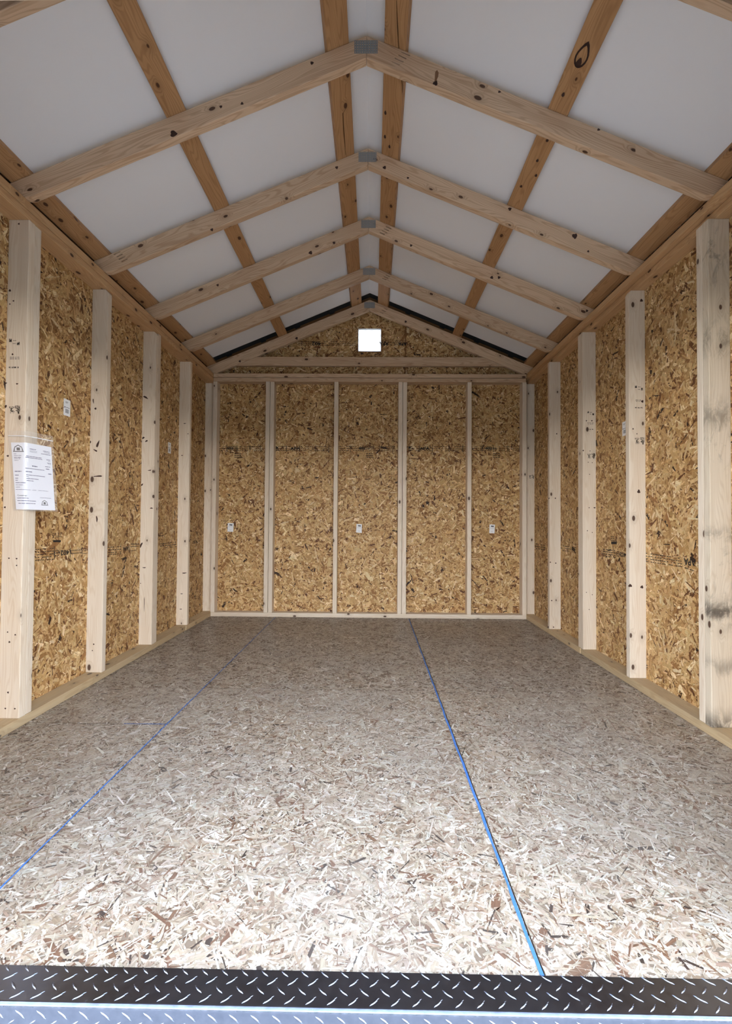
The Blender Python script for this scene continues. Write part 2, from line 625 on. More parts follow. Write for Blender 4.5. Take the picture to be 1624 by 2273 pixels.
ZS = ZP + 0.10
yj = [YF + 0.02, 2.038, 3.238, YO + 0.011]
left_panels, right_panels = [], []
for i in range(3):
    y0, y1 = yj[i] + 0.0008, yj[i + 1] - 0.0008
    vis = (max(y0, 1.75), min(y1, YO), 0.02, 2.2)
    left_panels.append(wall_panel(wall_left, (-OS - 0.011, y0, -0.1), (-OS, y1, ZS), 200 + i, (-OS, 0, 0), (0, 1, 0), (0, 0, 1), (1, 0, 0), vis))
    right_panels.append(wall_panel(wall_right, (OS, y0, -0.1), (OS + 0.011, y1, ZS), 210 + i, (OS, 0, 0), (0, 1, 0), (0, 0, 1), (-1, 0, 0), vis))
xj = [-OS, -0.911, 0.308, OS]
back_panels = []
for i in range(3):
    x0, x1 = xj[i] + 0.0008, xj[i + 1] - 0.0008
    back_panels.append(wall_panel(wall_back, (x0, YO, -0.1), (x1, YO + 0.011, 2.19), 220 + i, (0, YO, 0), (1, 0, 0), (0, 0, 1), (0, -1, 0), (x0, x1, 0.02, 2.19)))


def stud(parent, x, y, z0, z1, facing, mat=M_STUD, wane=None):
    """upright 2x4. facing 'side': wide face looks along Y; 'back': narrow face looks along Y. (x, y) = centre"""
    hd = X if facing == 'side' else Y
    L = z1 - z0
    poly = [(0, -D / 2), (L, -D / 2), (L, D / 2), (0, D / 2)]
    if wane == '+':
        poly = [(0, -D / 2), (L, -D / 2), (L, D / 2 - 0.016), (L - 0.02, D / 2), (0, D / 2)]
    if wane == '-':
        poly = [(0, -D / 2), (L - 0.02, -D / 2), (L, -D / 2 + 0.012), (L, D / 2), (0, D / 2)]
    return lumber('stud', poly, T, frame((x, y, z0), Z, hd), mat, parent)


YSL = [2.0, 2.612, 3.202, 3.815]
YSR = [2.0, 2.622, 3.200, 3.800]
xL, xR = -(W + OS) / 2, (W + OS) / 2
left_studs, right_studs = [], []
for k, y in enumerate(YSL):
    left_studs.append(stud(wall_left, xL, y + T / 2, T, ZT, 'side', wane='+' if k in (1, 2) else None))
    if k in (0, 2):
        stud(wall_left, xL - 0.0025, y + T * 1.5 + 0.003, T, ZT, 'side')
stud(wall_left, xL, YO - T / 2, T, ZT, 'side')
stud(wall_left, xL, 1.40, T, ZT, 'side')
for k, y in enumerate(YSR):
    right_studs.append(stud(wall_right, xR, y + T / 2, T, ZT, 'side', mat=M_STAIN if k == 0 else M_STUD, wane='-' if k == 1 else None))
    if k in (0, 2):
        stud(wall_right, xR + 0.0025, y + T * 1.5 + 0.003, T, ZT, 'side')
right_end = stud(wall_right, xR, YO - T / 2, T, ZT, 'side')
stud(wall_right, xR, 1.40, T, ZT, 'side')

# sills and doubled top plates of the side walls
for par, xs, joint in ((wall_left, xL, 3.79), (wall_right, xR, 3.238)):
    board('bottom_plate', (xs, YF + 0.1, T / 2), Y, X, joint - YF - 0.1 - 0.001, T, D, M_PLATE, par)
    board('bottom_plate', (xs + (0.004 if xs < 0 else -0.003), joint + 0.001, T / 2), Y, X, YO - joint - 0.001, T, D, M_PLATE, par)
for par, xs, dx in ((wall_left, xL, 0.0), (wall_right, xR, 0.016)):
    board('top_plate', (xs + dx + (-0.0015 if xs < 0 else 0), YF + 0.1, ZT + T / 2 - 0.001), Y, X, YO - YF - 0.1, T - 0.002, D - 2 * dx * 0.9, M_TOP, par)
    board('top_plate', (xs, YF + 0.1, ZT + T * 1.5), Y, X, YO - YF - 0.1, T, D, M_TOP, par)

# back wall frame
yb = (YB + YO) / 2
back_studs = {}
for name, x, dbl in (('a', -W + T / 2, False), ('b', -0.911, True), ('c', -0.301, False), ('d', 0.308, True), ('e', 0.918, False), ('f', W - T / 2, False)):
    if dbl:
        stud(wall_back, x - T / 2 - 0.0014, yb, T, ZT, 'back')
        stud(wall_back, x + T / 2 + 0.0014, yb + 0.003, T, ZT, 'back')
    else:
        stud(wall_back, x, yb, T, ZT, 'back')
board('bottom_plate', (-W + 0.001, yb, T / 2), X, Y, 2 * W - 0.002, T, D, M_STUD, wall_back)
board('top_plate', (-W + 0.001, yb + 0.002, ZT + T / 2 - 0.001), X, Y, 2 * W - 0.006, T - 0.002, D, M_RAFT, wall_back)
board('top_plate', (-W + 0.001, yb, ZT + T * 1.5 + 0.0004), X, Y, 2 * W - 0.002, T - 0.001, D, M_RAFT, wall_back)

# front wall round the doorway (the light comes in through it)
DX0, DX1, DZ = -0.90, 0.94, 1.96
for lo, hi in (((-OS, YF, -0.1), (DX0, YF + 0.011, ZP)), ((DX1, YF, -0.1), (OS, YF + 0.011, ZP)), ((DX0, YF, DZ), (DX1, YF + 0.011, ZP))):
    put(box('osb_panel', lo, hi, M_OSB), wall_front)
for x in (-OS + T / 2 + D, DX0 - T / 2, DX1 + T / 2, OS - T / 2 - D):
    stud(wall_front, x, YF + 0.011 + D / 2, T, ZT, 'back')
board('door_header', (DX0, YF + 0.011 + D / 2, DZ + D / 2), X, Z, DX1 - DX0, D, D, M_STUD, wall_front)
board('bottom_plate', (-W, YF + 0.011 + D / 2, T / 2), X, Y, DX0 + W, T, D, M_PLATE, wall_front)
board('bottom_plate', (DX1, YF + 0.011 + D / 2, T / 2), X, Y, W - DX1, T, D, M_PLATE, wall_front)
board('top_plate', (-W, YF + 0.011 + D / 2, ZT + T), X, Y, 2 * W, 2 * T, D, M_TOP, wall_front)

# gables
ZLIN = ZR + (D + T) / CT      # underside of the roof liner at the ridge


def roof_z(x):
    return ZLIN + 0.022 / CT - abs(x) * SL


def gable(parent, x0, x1, z0, y0, y1, hole=None):
    xs = sorted({x0, x1} | ({0.0} if x0 < 0 < x1 else set()) | (set(hole[:2]) if hole and x0 < hole[0] < x1 else set()))
    V, F = [], []

    def quad(a, b, za0, za1, zb0, zb1):
        i = len(V)
        V.extend([(a, y0, za0), (b, y0, zb0), (b, y0, zb1), (a, y0, za1), (a, y1, za0), (b, y1, zb0), (b, y1, zb1), (a, y1, za1)])
        for f in ((0, 1, 2, 3), (7, 6, 5, 4), (0, 4, 5, 1), (3, 2, 6, 7), (0, 3, 7, 4), (1, 5, 6, 2)):
            F.append(tuple(i + j for j in f))
    for a, b in zip(xs[:-1], xs[1:]):
        mid = (a + b) / 2
        if hole and hole[0] < mid < hole[1]:
            quad(a, b, z0, hole[2], z0, hole[2])
            quad(a, b, hole[3], roof_z(a), hole[3], roof_z(b))
        else:
            quad(a, b, z0, roof_z(a), z0, roof_z(b))
    return put(mesh_obj('osb_panel', V, F, M_OSB), parent)


HOLE = (-0.107, 0.107, 2.467, 2.681)
XG = 0.335
gl = gable(wall_back, -OS - 0.01, XG, 2.19, YO, YO + 0.011, HOLE)
gr = gable(wall_back, XG, OS + 0.01, 2.19, YO + 0.0008, YO + 0.0118)
for p_, a, b_, sd in ((gl, -OS, XG - 0.001, 240), (gr, XG + 0.001, OS, 241)):
    def ins(pa, pb, a=a, b_=b_):
        if pa.min() < a or pa.max() > b_ or pb.min() < 2.192:
            return False
        if (pb > ZLIN - np.abs(pa) * SL).any():
            return False
        return not ((pa.max() > HOLE[0] and pa.min() < HOLE[1]) and (pb.max() > HOLE[2] and pb.min() < HOLE[3]))
    strands(p_, M_STRAND, (0, YO, 0), (1, 0, 0), (0, 0, 1), (0, -1, 0), (a, b_, 2.192, 2.97), 7000, 0.039, 0.0098, WALL_PAL, sd, inside=ins)
gable(wall_front, -OS - 0.01, OS + 0.01, ZP, YF, YF + 0.011)

# ------------------------------------------------------------------ roof: white liner, steel roofing, purlins
ceiling = structure('ceiling', (0, 2.6, ZLIN))
RY0, RY1 = YF - 0.10, YO + 0.15
for s in (-1, 1):
    ex = 1.66

    def slab(name, off0, off1, y0, y1, mat, s=s):
        z0, z1 = off0 / CT, off1 / CT
        pts = [(0, ZR + z0), (s * ex, ZR - ex * SL + z0), (s * ex, ZR - ex * SL + z1), (0, ZR + z1)]
        V = [(x, y0, z) for x, z in pts] + [(x, y1, z) for x, z in pts]
        F = [(0, 1, 2, 3), (7, 6, 5, 4), (0, 4, 5, 1), (1, 5, 6, 2), (2, 6, 7, 3), (3, 7, 4, 0)]
        if s < 0:
            F = [f[::-1] for f in F]
        return put(mesh_obj(name, V, F, mat), ceiling)
    slab('roof_liner', D + T, D + T + 0.004, RY0, 4.318, M_WHITE)
    slab('steel_roofing', D + T + 0.022, D + T + 0.026, RY0, RY1, M_STEEL)
    for xa, xb in ((0.073, 0.164), (0.757, 0.838), (1.412, 1.495)):
        xc = s * (xa + xb) / 2
        base = Vector((xc, RY0 + 0.05, ZR + D / CT - abs(xc) * SL)) + (T / 2 + 0.0005) * Vector((s * ST, 0, CT))
        board('purlin', base, Y, (s * CT, 0, -ST), YO - RY0 - 0.09, T - 0.001, (xb - xa) / CT, M_PURL, ceiling)
    # ribs of the steel roofing seen past the end of the liner
    for xr in (0.30, 0.62, 0.94, 1.26):
        c0 = Vector((s * xr, 4.22, ZR - xr * SL)) + (D + T + 0.016) * Vector((s * ST, 0, CT))
        board('steel_rib', c0, Y, (s * CT, 0, -ST), RY1 - 4.24, 0.010, 0.05, M_STEEL, ceiling, 0.002)

# ------------------------------------------------------------------ roof trusses
TRUSS = [(1.366, 'roof truss closest to the doorway, sixth counted from the back gable wall'),
         (1.967, 'fifth roof truss from the back gable, with a dark knot streak right of its peak'),
         (2.572, 'fourth roof truss from the back gable, with wavy grain along both rafters'),
         (3.160, 'third roof truss from the back gable, with a finger joint beside its metal plate'),
         (3.768, 'second roof truss from the back gable, standing next to the gable truss'),
         (YB, 'gable roof truss with a horizontal tie board, set against the back wall sheathing')]


def rafter(parent, s, yf, mat):
    # local X up the slope from the heel, local Z square to it
    def loc(x, z):
        dx, dz = OS - abs(x), z - (ZR - OS * SL)
        return (dx * CT + dz * ST, -dx * ST + dz * CT)
    zb = ZP + 0.0004
    xin = (ZR - zb) / SL
    top = ZR + D / CT
    pts = [(xin, zb), (0.0004, ZR), (0.0004, top), (OS - 0.002, top - (OS - 0.002) * SL), (OS - 0.002, zb)]
    poly = [loc(x, z) for x, z in pts]
    o = Vector((s * OS, yf + T / 2, ZR - OS * SL))
    return lumber('rafter', poly, T, frame(o, (-s * CT, 0, ST), (s * ST, 0, CT)), mat, parent)


def carve(o, verts, faces):
    """cut a real recess into one piece of lumber (verts in world coordinates)"""
    cm = bpy.data.meshes.new('cutter')
    cm.from_pydata([tuple(v) for v in verts], [], faces)
    bmc = bmesh.new()
    bmc.from_mesh(cm)
    bmesh.ops.recalc_face_normals(bmc, faces=bmc.faces)
    bmc.to_mesh(cm)
    bmc.free()
    c = bpy.data.objects.new('cutter', cm)
    COL.objects.link(c)
    c.matrix_basis = Matrix()
    md = o.modifiers.new('recess', 'BOOLEAN')
    md.operation = 'DIFFERENCE'
    md.solver = 'EXACT'
    md.object = c
    bpy.context.view_layer.update()
    nm = bpy.data.meshes.new_from_object(o.evaluated_get(bpy.context.evaluated_depsgraph_get()))
    o.modifiers.clear()
    if len(nm.polygons) >= len(o.data.polygons):
        o.data = nm
    bpy.data.objects.remove(c)


HEX = ((0, 1, 2, 3), (7, 6, 5, 4), (0, 4, 5, 1), (1, 5, 6, 2), (2, 6, 7, 3), (3, 7, 4, 0))


def gusset(parent, yf, cx, cz, w, h):
    """toothed truss plate: a thin sheet with rows of real punched slots"""
    nx, nz, t = 10, 5, 0.0014
    V, F = [], []

    def q(*p):
        i = len(V)
        V.extend(p)
        F.append((i, i + 1, i + 2, i + 3))
    for i in range(nx):
        for j in range(nz):
            xa, xb = cx - w / 2 + i * w / nx, cx - w / 2 + (i + 1) * w / nx
            za, zb = cz - h / 2 + j * h / nz, cz - h / 2 + (j + 1) * h / nz
            xm, zm = (xa + xb) / 2, (za + zb) / 2
            dx, dz = w / nx * 0.14, h / nz * 0.30
            o4 = [(xa, za), (xb, za), (xb, zb), (xa, zb)]
            i4 = [(xm - dx, zm - dz), (xm + dx, zm - dz), (xm + dx, zm + dz), (xm - dx, zm + dz)]
            for k in range(4):
                a, b_, c, d = o4[k], o4[(k + 1) % 4], i4[(k + 1) % 4], i4[k]
                q((a[0], yf - t, a[1]), (b_[0], yf - t, b_[1]), (c[0], yf - t, c[1]), (d[0], yf - t, d[1]))
                q((d[0], yf - t, d[1]), (c[0], yf - t, c[1]), (c[0], yf, c[1]), (d[0], yf, d[1]))
    x0_, x1_, z0_, z1_ = cx - w / 2, cx + w / 2, cz - h / 2, cz + h / 2
    for (xa, za), (xb, zb) in (((x0_, z0_), (x1_, z0_)), ((x1_, z0_), (x1_, z1_)), ((x1_, z1_), (x0_, z1_)), ((x0_, z1_), (x0_, z0_))):
        q((xa, yf, za), (xb, yf, zb), (xb, yf - t, zb), (xa, yf - t, za))
    put(mesh_obj('gusset_plate', V, F, M_GALV), parent)


def finger_joint(raft, yf, px, py, n=4, flip=1, sc=1.0):
    """row of dark slots where two lengths of lumber are jointed; slots lie along the rafter"""
    c = hit(px, py, 1, yf)
    s = -1 if c.x < 0 else 1
    ux = Vector((-s * CT, 0, ST)) if s > 0 else Vector((CT, 0, ST))
    uz = Vector((ux.z * -1, 0, ux.x)) if ux.x > 0 else Vector((ux.z, 0, -ux.x))
    V, F, CV, CF = [], [], [], []
    for i in range(n):
        f = (i + .5) / n - .5
        o = c + uz * (f * 0.070) - ux * (flip * f * 0.03)
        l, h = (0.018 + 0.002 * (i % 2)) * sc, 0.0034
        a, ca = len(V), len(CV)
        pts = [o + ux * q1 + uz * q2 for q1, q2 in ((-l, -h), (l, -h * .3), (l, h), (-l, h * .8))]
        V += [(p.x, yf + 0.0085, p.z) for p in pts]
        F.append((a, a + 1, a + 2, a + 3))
        CV += [(p.x, yf - 0.004, p.z) for p in pts] + [(p.x, yf + 0.009, p.z) for p in pts]
        CF += [tuple(ca + j for j in f_) for f_ in HEX]
    carve(raft, CV, CF)
    put(mesh_obj('finger_joint', V, F, M_SLOTSHADE), raft)       # brown faces deep in the open slots, their shade put into the colour


trusses = []
for k, (yf, lab) in enumerate(TRUSS):
    t = empty('roof_truss', (0, yf, ZP))
    tag(t, lab, 'roof truss', 'roof trusses across the shed')
    rl = rafter(t, -1, yf, M_RAFT)
    rr = rafter(t, 1, yf, M_RAFT)
    trusses.append((t, rl, rr))
    gusset(t, yf, -0.002, ZR + 0.046, 0.098, 0.055)
    if k == 5:
        z0, z1 = 2.303, 2.386
        xa, xb = (ZR - z0) / SL - 0.002, (ZR - z1) / SL - 0.002
        lumber('tie_board', [(-xa, z0 - 2.34), (xa, z0 - 2.34), (xb, z1 - 2.34), (-xb, z1 - 2.34)], T, frame((0, yf + T / 2 + 0.002, 2.34), X, Z), M_RAFT, t)
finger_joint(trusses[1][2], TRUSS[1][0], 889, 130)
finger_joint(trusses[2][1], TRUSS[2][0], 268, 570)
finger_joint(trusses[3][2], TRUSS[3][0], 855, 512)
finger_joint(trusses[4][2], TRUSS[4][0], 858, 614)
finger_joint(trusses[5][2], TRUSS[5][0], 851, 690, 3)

# ------------------------------------------------------------------ gable vent
vent = empty('gable_vent', (0, YO, HOLE[2]))
tag(vent, 'small square white louvred vent glowing with daylight in the back gable', 'vent')
hx, hz0, hz1 = 0.107, HOLE[2], HOLE[3]
for lo, hi in (((-hx, YO - .004, hz0), (-hx + .006, YO + .03, hz1)), ((hx - .006, YO - .004, hz0), (hx, YO + .03, hz1)),
               ((-hx + .006, YO - .004, hz0), (hx - .006, YO + .03, hz0 + .006)), ((-hx + .006, YO - .004, hz1 - .006), (hx - .006, YO + .03, hz1))):
    put(box('vent_frame', lo, hi, M_VENT, None, 0.001), vent)
nsl = 4
for i in range(nsl):
    zc = hz0 + (i + .5) * (hz1 - hz0) / nsl
    h2 = (hz1 - hz0) / nsl / 2 + 0.007
    V = [(-hx + .006, YO + .004, zc + h2), (hx - .006, YO + .004, zc + h2), (hx - .006, YO + .026, zc - h2), (-hx + .006, YO + .026, zc - h2)]
    V += [(x, y + .0015, z) for x, y, z in V]
    put(mesh_obj('louvre_slat', V, [(3, 2, 1, 0), (4, 5, 6, 7), (0, 1, 5, 4), (1, 2, 6, 5), (2, 3, 7, 6), (3, 0, 4, 7)], M_VENT), vent)

# ------------------------------------------------------------------ printed stamps on the sheathing, knots and grade marks on the lumber


def text_mesh(txt, size, bold=0.0):
    cu = bpy.data.curves.new('t', 'FONT')
    cu.body = txt
    cu.size = size
    cu.align_x = 'CENTER'
    cu.align_y = 'CENTER'
    cu.offset = bold
    o = bpy.data.objects.new('t', cu)
    COL.objects.link(o)
    dg = bpy.context.evaluated_depsgraph_get()
    m = bpy.data.meshes.new_from_object(o.evaluated_get(dg))
    bpy.data.objects.remove(o)
    V = [v.co.copy() for v in m.vertices]
    F = [tuple(p.vertices) for p in m.polygons]
    bpy.data.meshes.remove(m)
    return V, F


WALLS = {'left': (0, -OS + 0.0019, Y, -1), 'right': (0, OS - 0.0019, -Y, 1), 'back': (1, YO - 0.0019, X, 1)}


class Stamp:
    """flat ink on one plane: bars given by photo pixels (they set where on that wall the ink lies), text by centre pixel"""

    def __init__(self, axis, val, right):
        self.a, self.v, self.r = axis, val, right
        self.V, self.F = [], []

    def bar(self, x0, y0, x1, y1):
        i = len(self.V)
        for px, py in ((x0, y0), (x1, y0), (x1, y1), (x0, y1)):
            self.V.append(hit(px, py, self.a, self.v))
        self.F.append((i, i + 1, i + 2, i + 3))

    def line(self, x0, y0, x1, y1, w=1.4):
        i = len(self.V)
        if abs(x1 - x0) > abs(y1 - y0):
            q = ((x0, y0 - w / 2), (x1, y1 - w / 2), (x1, y1 + w / 2), (x0, y0 + w / 2))
        else:
            q = ((x0 - w / 2, y0), (x0 + w / 2, y0), (x1 + w / 2, y1), (x1 - w / 2, y1))
        for px, py in q:
            self.V.append(hit(px, py, self.a, self.v))
        self.F.append((i, i + 1, i + 2, i + 3))

    def dashes(self, x0, y0, x1, y1, w, rg, fill=0.8):
        """a row of print too small to read"""
        n = max(3, int(abs(x1 - x0) / 5))
        for k in range(n):
            if rg.random() < fill:
                a, b = k / n, (k + rg.uniform(.6, .95)) / n
                self.line(x0 + (x1 - x0) * a, y0 + (y1 - y0) * a, x0 + (x1 - x0) * b, y0 + (y1 - y0) * b, w)

    def text(self, txt, px, py, h, upside=False, sx=1.0, bold=0.0):
        V, F = text_mesh(txt, h, bold)
        c = hit(px, py, self.a, self.v)
        d = -1 if upside else 1
        i = len(self.V)
        for v in V:
            self.V.append(c + self.r * (v.x * d * sx) + Z * (v.y * d))
        self.F += [tuple(i + j for j in f) for f in F]

    def ring(self, px, py, r, w, asp=1.0):
        c = hit(px, py, self.a, self.v)
        i = len(self.V)
        n = 18
        for k in range(n):
            a = 2 * math.pi * k / n
            for rr in (r, r - w):
                self.V.append(c + self.r * (rr * math.cos(a)) + Z * (rr * asp * math.sin(a)))
        for k in range(n):
            j = (k + 1) % n
            self.F.append((i + 2 * k, i + 2 * j, i + 2 * j + 1, i + 2 * k + 1))

    def done(self, parent, mat=M_INK, name='ink_stamp'):
        o = put(mesh_obj(name, self.V, self.F, mat), parent)
        o['kind'] = 'stuff'
        return o


def wall_stamp(w):
    a, v, r, _ = WALLS[w]
    return Stamp(a, v, r)


rg = random.Random(3)
# left wall
s = wall_stamp('left')
s.text('402', 144, 1226, 0.034, True, 1.35, 0.001)
s.ring(126.5, 1228, 0.021, 0.004, 0.72)
s.line(121, 1228, 133, 1227, 1.6)
for y0 in (1217, 1223, 1229, 1235, 1241):
    s.dashes(78, y0 + 3, 120, y0, 1.5, rg, 0.9)
s.line(120.5, 1212, 120.5, 1242, 1.3)
s.line(155.5, 1216, 155.5, 1237, 1.3)
s.line(156, 1222, 182, 1220.5, 1.2)
s.line(156, 1229, 182, 1227, 1.2)
s.line(182, 1214, 182, 1235, 1.2)
s.line(183, 1222, 193, 1221, 1.0)
s.line(183, 1229, 193, 1228, 1.0)
for y0 in (1184, 1188, 1192):
    s.dashes(117, y0, 138, y0 - 1, 1.3, rg, 1)
s.bar(118, 1199, 135, 1203.5)
s.done(left_panels[1])
s = wall_stamp('left')
s.text('APA', 279, 1217, 0.036, True, 1.0, 0.0012)
for y0 in (1213, 1219, 1225, 1229):
    s.dashes(240, y0 + 2, 270, y0, 1.5, rg, 0.85)
s.line(286.5, 1210, 286.5, 1226, 1.2)
s.bar(290, 1207, 309, 1208.5)
s.line(290, 1213, 308, 1212, 1.1)
s.line(290, 1223, 302, 1221, 1.1)
for y0 in (1184, 1190):
    s.dashes(354, y0, 362, y0 - 1, 1.3, rg, 1)
for y0 in (1208, 1213, 1218):
    s.dashes(350, y0, 393, y0 - 5, 1.3, rg, .8)
for y0 in (1203, 1206):
    s.dashes(428, y0, 452, y0 - 4, 1.4, rg, .8)
s.done(left_panels[2])
# right wall
s = wall_stamp('right')
s.text('APA', 1530, 1247, 0.044, True, 1.0, 0.0014)
for y0 in (1228, 1234, 1240, 1246):
    s.dashes(1433, y0, 1514, y0 + 12, 1.6, rg, 0.72)
s.dashes(1519, 1260, 1541, 1268, 2.2, rg, 1)
s.text('402', 1382, 1231, 0.034, True, 1.3, 0.001)
s.ring(1371, 1229.5, 0.019, 0.004, 0.8)
s.line(1368, 1229, 1376, 1230, 1.6)
for y0 in (1219, 1224, 1229, 1234):
    s.dashes(1338, y0, 1367, y0 + 4, 1.5, rg, 0.9)
for y0 in (1191, 1195, 1199):
    s.dashes(1355, y0, 1369, y0 + 1.5, 1.3, rg, 1)
s.bar(1356, 1202, 1368, 1208)
s.done(right_panels[1])
s = wall_stamp('right')
for y0 in (1211, 1216, 1221):
    s.dashes(1243, y0, 1279, y0 + 5, 1.3, rg, .8)
    s.dashes(1188, y0 - 4, 1211, y0, 1.3, rg, .8)
s.done(right_panels[2])
# back wall
for (x0, x1, panel) in ((483, 585, 0), (610, 739, 1), (751, 881, 1), (904, 1036, 2), (1047, 1160, 2)):
    s = wall_stamp('back')
    for y0, fl in ((991, .75), (995.5, .9), (999.5, .8)):
        s.dashes(x0 + 2, y0, x1 - 2, y0 + 1, 1.1, rg, fl)
    for q in (.2, .42, .7, .93):
        s.line(x0 + (x1 - x0) * q, 988, x0 + (x1 - x0) * q, 1003, 1.1)
    if x0 in (483, 751, 1047):
        cx = {483: 510, 751: 803, 1047: 1084}[x0]
        s.text('402', cx, 995.5, 0.029, False, 1.55, 0.0014)
        s.ring(cx + 13, 995.5, 0.017, 0.004, 0.75)
        s.line(cx + 11, 995.5, cx + 17, 995.5, 1.3)
        for y0 in (1007, 1011, 1015):
            s.dashes(cx + 10, y0, cx + 26, y0, 1.5, rg, 1)
    else:
        cx = {610: 655, 904: 942}[x0]
        s.text('APA', cx, 996, 0.033, False, 1.45, 0.0016)
        s.bar(x0 + 2, 992, x0 + 7, 996)
        s.bar(x0 + 2, 998, x0 + 9, 1000)
    s.done(back_panels[panel])
s = wall_stamp('back')
for y0, fl in ((758, .8), (762, .9), (766, .8)):
    s.dashes(662, y0, 790, y0, 1.1, rg, fl)
    s.dashes(849, y0 - 1, 902, y0 - 1, 1.1, rg, fl)
s.text('402', 702, 762.5, 0.046, True, 1.2, 0.0015)
s.text('APA', 852, 762.5, 0.046, True, 1.0, 0.0015)
s.text('APA', 893, 763, 0.042, True, 1.0, 0.0015)
s.done(gl)


def grade_stamp(st, yf, px, py, k=1.0, box_marks=True):
    """grade mark on a stud's wide face, printed upside down; px,py = the 2 of the mark"""
    s = Stamp(1, yf - 0.0006, X)
    s.text('2', px, py, 0.021, True, 1.25, 0.0012)
    for q in ((-5, -5.6, 4, -4.6), (-4.6, -5, -3.6, -2), (3, -5, 4.2, -2)):
        s.bar(px + q[0] * k, py + q[1] * k, px + q[2] * k, py + q[3] * k)
    s.dashes(px - 3 * k, py + 4.4 * k, px + 6 * k, py + 3.6 * k, 1.3 * k, rg, 1)
    s.dashes(px - 3 * k, py + 6.6 * k, px + 6 * k, py + 6 * k, 1.3 * k, rg, 1)
    s.text('KD', px + 11 * k, py - 5 * k, 0.016, True, 1.0, 0.0008)
    s.text('SP', px + 12 * k, py + 1 * k, 0.018, True, 1.0, 0.0012)
    s.bar(px + 11.5 * k, py + 4.2 * k, px + 14.5 * k, py + 8.5 * k)
    s.done(st, M_INK2, 'grade_stamp')


def maker_marks(st, yf, sq, small, strip):
    s = Stamp(1, yf - 0.0006, X)
    for (x0, y0, x1, y1) in sq:
        s.bar(x0, y0, x1, y1)
    for (x0, y0, x1, y1) in small:
        s.line(x0, y0, x1, y1, 1.0)
    for (x0, y0, x1, y1, w) in strip:
        s.dashes(x0, y0, x1, y1, w, rg, 1)
    s.done(st, M_INK2, 'maker_mark')


grade_stamp(left_studs[0], YSL[0], 26, 909, 1.15)
grade_stamp(right_studs[1], YSR[1], 1413.5, 978, 1.0)
grade_stamp(right_studs[2], YSR[2], 1307, 1012, 0.8)
grade_stamp(right_end, YO - T, 1176, 1058, 0.55)
maker_marks(left_studs[0], YSL[0], [(20, 752, 26, 759), (37.5, 759, 43.5, 766)], [(29, 756, 36, 756), (28, 762.5, 35, 762.5)],
            [(22, 793, 44, 793, 1.2), (22, 796.5, 44, 796.5, 1.2), (19.5, 815.5, 43, 815.5, 3)])
maker_marks(right_studs[1], YSR[1], [(1408.5, 856, 1413, 861), (1422, 861, 1426.7, 866.5)], [(1415.5, 858.8, 1421.5, 858.8), (1415, 864.3, 1420, 864.3)],
            [(1410, 888, 1423, 888.5, 1.2), (1411, 890.8, 1421, 891, 1.2), (1409, 905, 1427, 905.3, 2.4)])
maker_marks(right_studs[2], YSR[2], [(1303.3, 913, 1307, 917), (1314, 917.6, 1318, 921.6)], [(1308.6, 915.2, 1313.5, 915.2), (1308, 919, 1312, 919)],
            [(1303, 938.5, 1317, 938.8, 1.1), (1304, 941.2, 1318, 941.4, 1.1), (1303, 953, 1318, 953, 1.7)])


def knot(parent, axis, val, px, py, rx, rz, tilt=0.0, mat=M_KNOT, sgn=-1):
    """an oval knot let into a face (pixel gives its place on that face); rx, rz in metres"""
    c = hit(px, py, axis, val)
    u = X if axis == 1 else Y
    V = [c]
    n = 12
    for k in range(n):
        a = 2 * math.pi * k / n
        wob = 1 + 0.18 * math.sin(3 * a + px) + 0.1 * math.sin(5 * a + py)
        x, z = rx * math.cos(a) * wob, rz * math.sin(a) * wob
        V.append(c + u * (x * math.cos(tilt) - z * math.sin(tilt)) + Z * (x * math.sin(tilt) + z * math.cos(tilt)))
    off = Vector((0, 0, 0))
    off[axis] = 0.0005 * sgn
    V = [v + off for v in V]
    put(mesh_obj('knot', V, [(0, i + 1, (i + 1) % n + 1) for i in range(n)], mat), parent)


M_KNOTL = plain('pale_knot_wood', lin(128, 92, 62), 0.7)
for px, py, rx, rz in ((1398, 1300, .010, .008), (1424, 1303, .008, .008), (1417, 1091, .008, .010), (1425, 891, .007, .007), (1404.5, 952, .004, .004), (1413, 963, .003, .003), (1423, 667, .008, .008)):
    knot(right_studs[1], 1, YSR[1], px, py, rx, rz)
for px, py, rx, rz in ((1294, 1000, .004, .005), (1309, 1001, .003, .003), (1305, 1026, .003, .003), (1314, 1027, .003, .003), (1301, 934, .004, .004), (1313, 934, .005, .004), (1308, 1053, .003, .003), (1319, 1127, .007, .004), (1307, 1127, .004, .003), (1303, 1178, .003, .004), (1314, 1182, .003, .003), (1301, 1315, .003, .003), (1314, 1320, .003, .003), (1307, 1353, .003, .003)):
    knot(right_studs[2], 1, YSR[2], px, py, rx, rz)
for px, py in ((1221, 1248), (1233, 1250), (1218, 1106), (1232, 1106), (1235, 963), (1224, 1333), (1228, 1392), (1216, 1392)):
    knot(right_studs[3], 1, YSR[3], px, py, .005, .005)
for px, py, rx, rz in ((12, 902, .007, .006), (17.5, 1012, .005, .004), (11, 1126, .004, .004), (13, 850.5, .005, .003), (38, 852, .005, .003), (28, 786.5, .004, .004), (20, 1239, .004, .003), (37, 1240, .004, .003), (37, 1255, .003, .003), (17, 1403, .003, .003), (34, 1409, .004, .003), (18, 1537, .004, .004), (12, 1572.5, .004, .003), (33, 1573, .004, .003), (21, 1425, .004, .004), (17, 500, .004, .004), (42, 497, .004, .004), (22, 645, .005, .005), (30, 668, .004, .003), (22, 675, .003, .003)):
    knot(left_studs[0], 1, YSL[0], px, py, rx, rz)
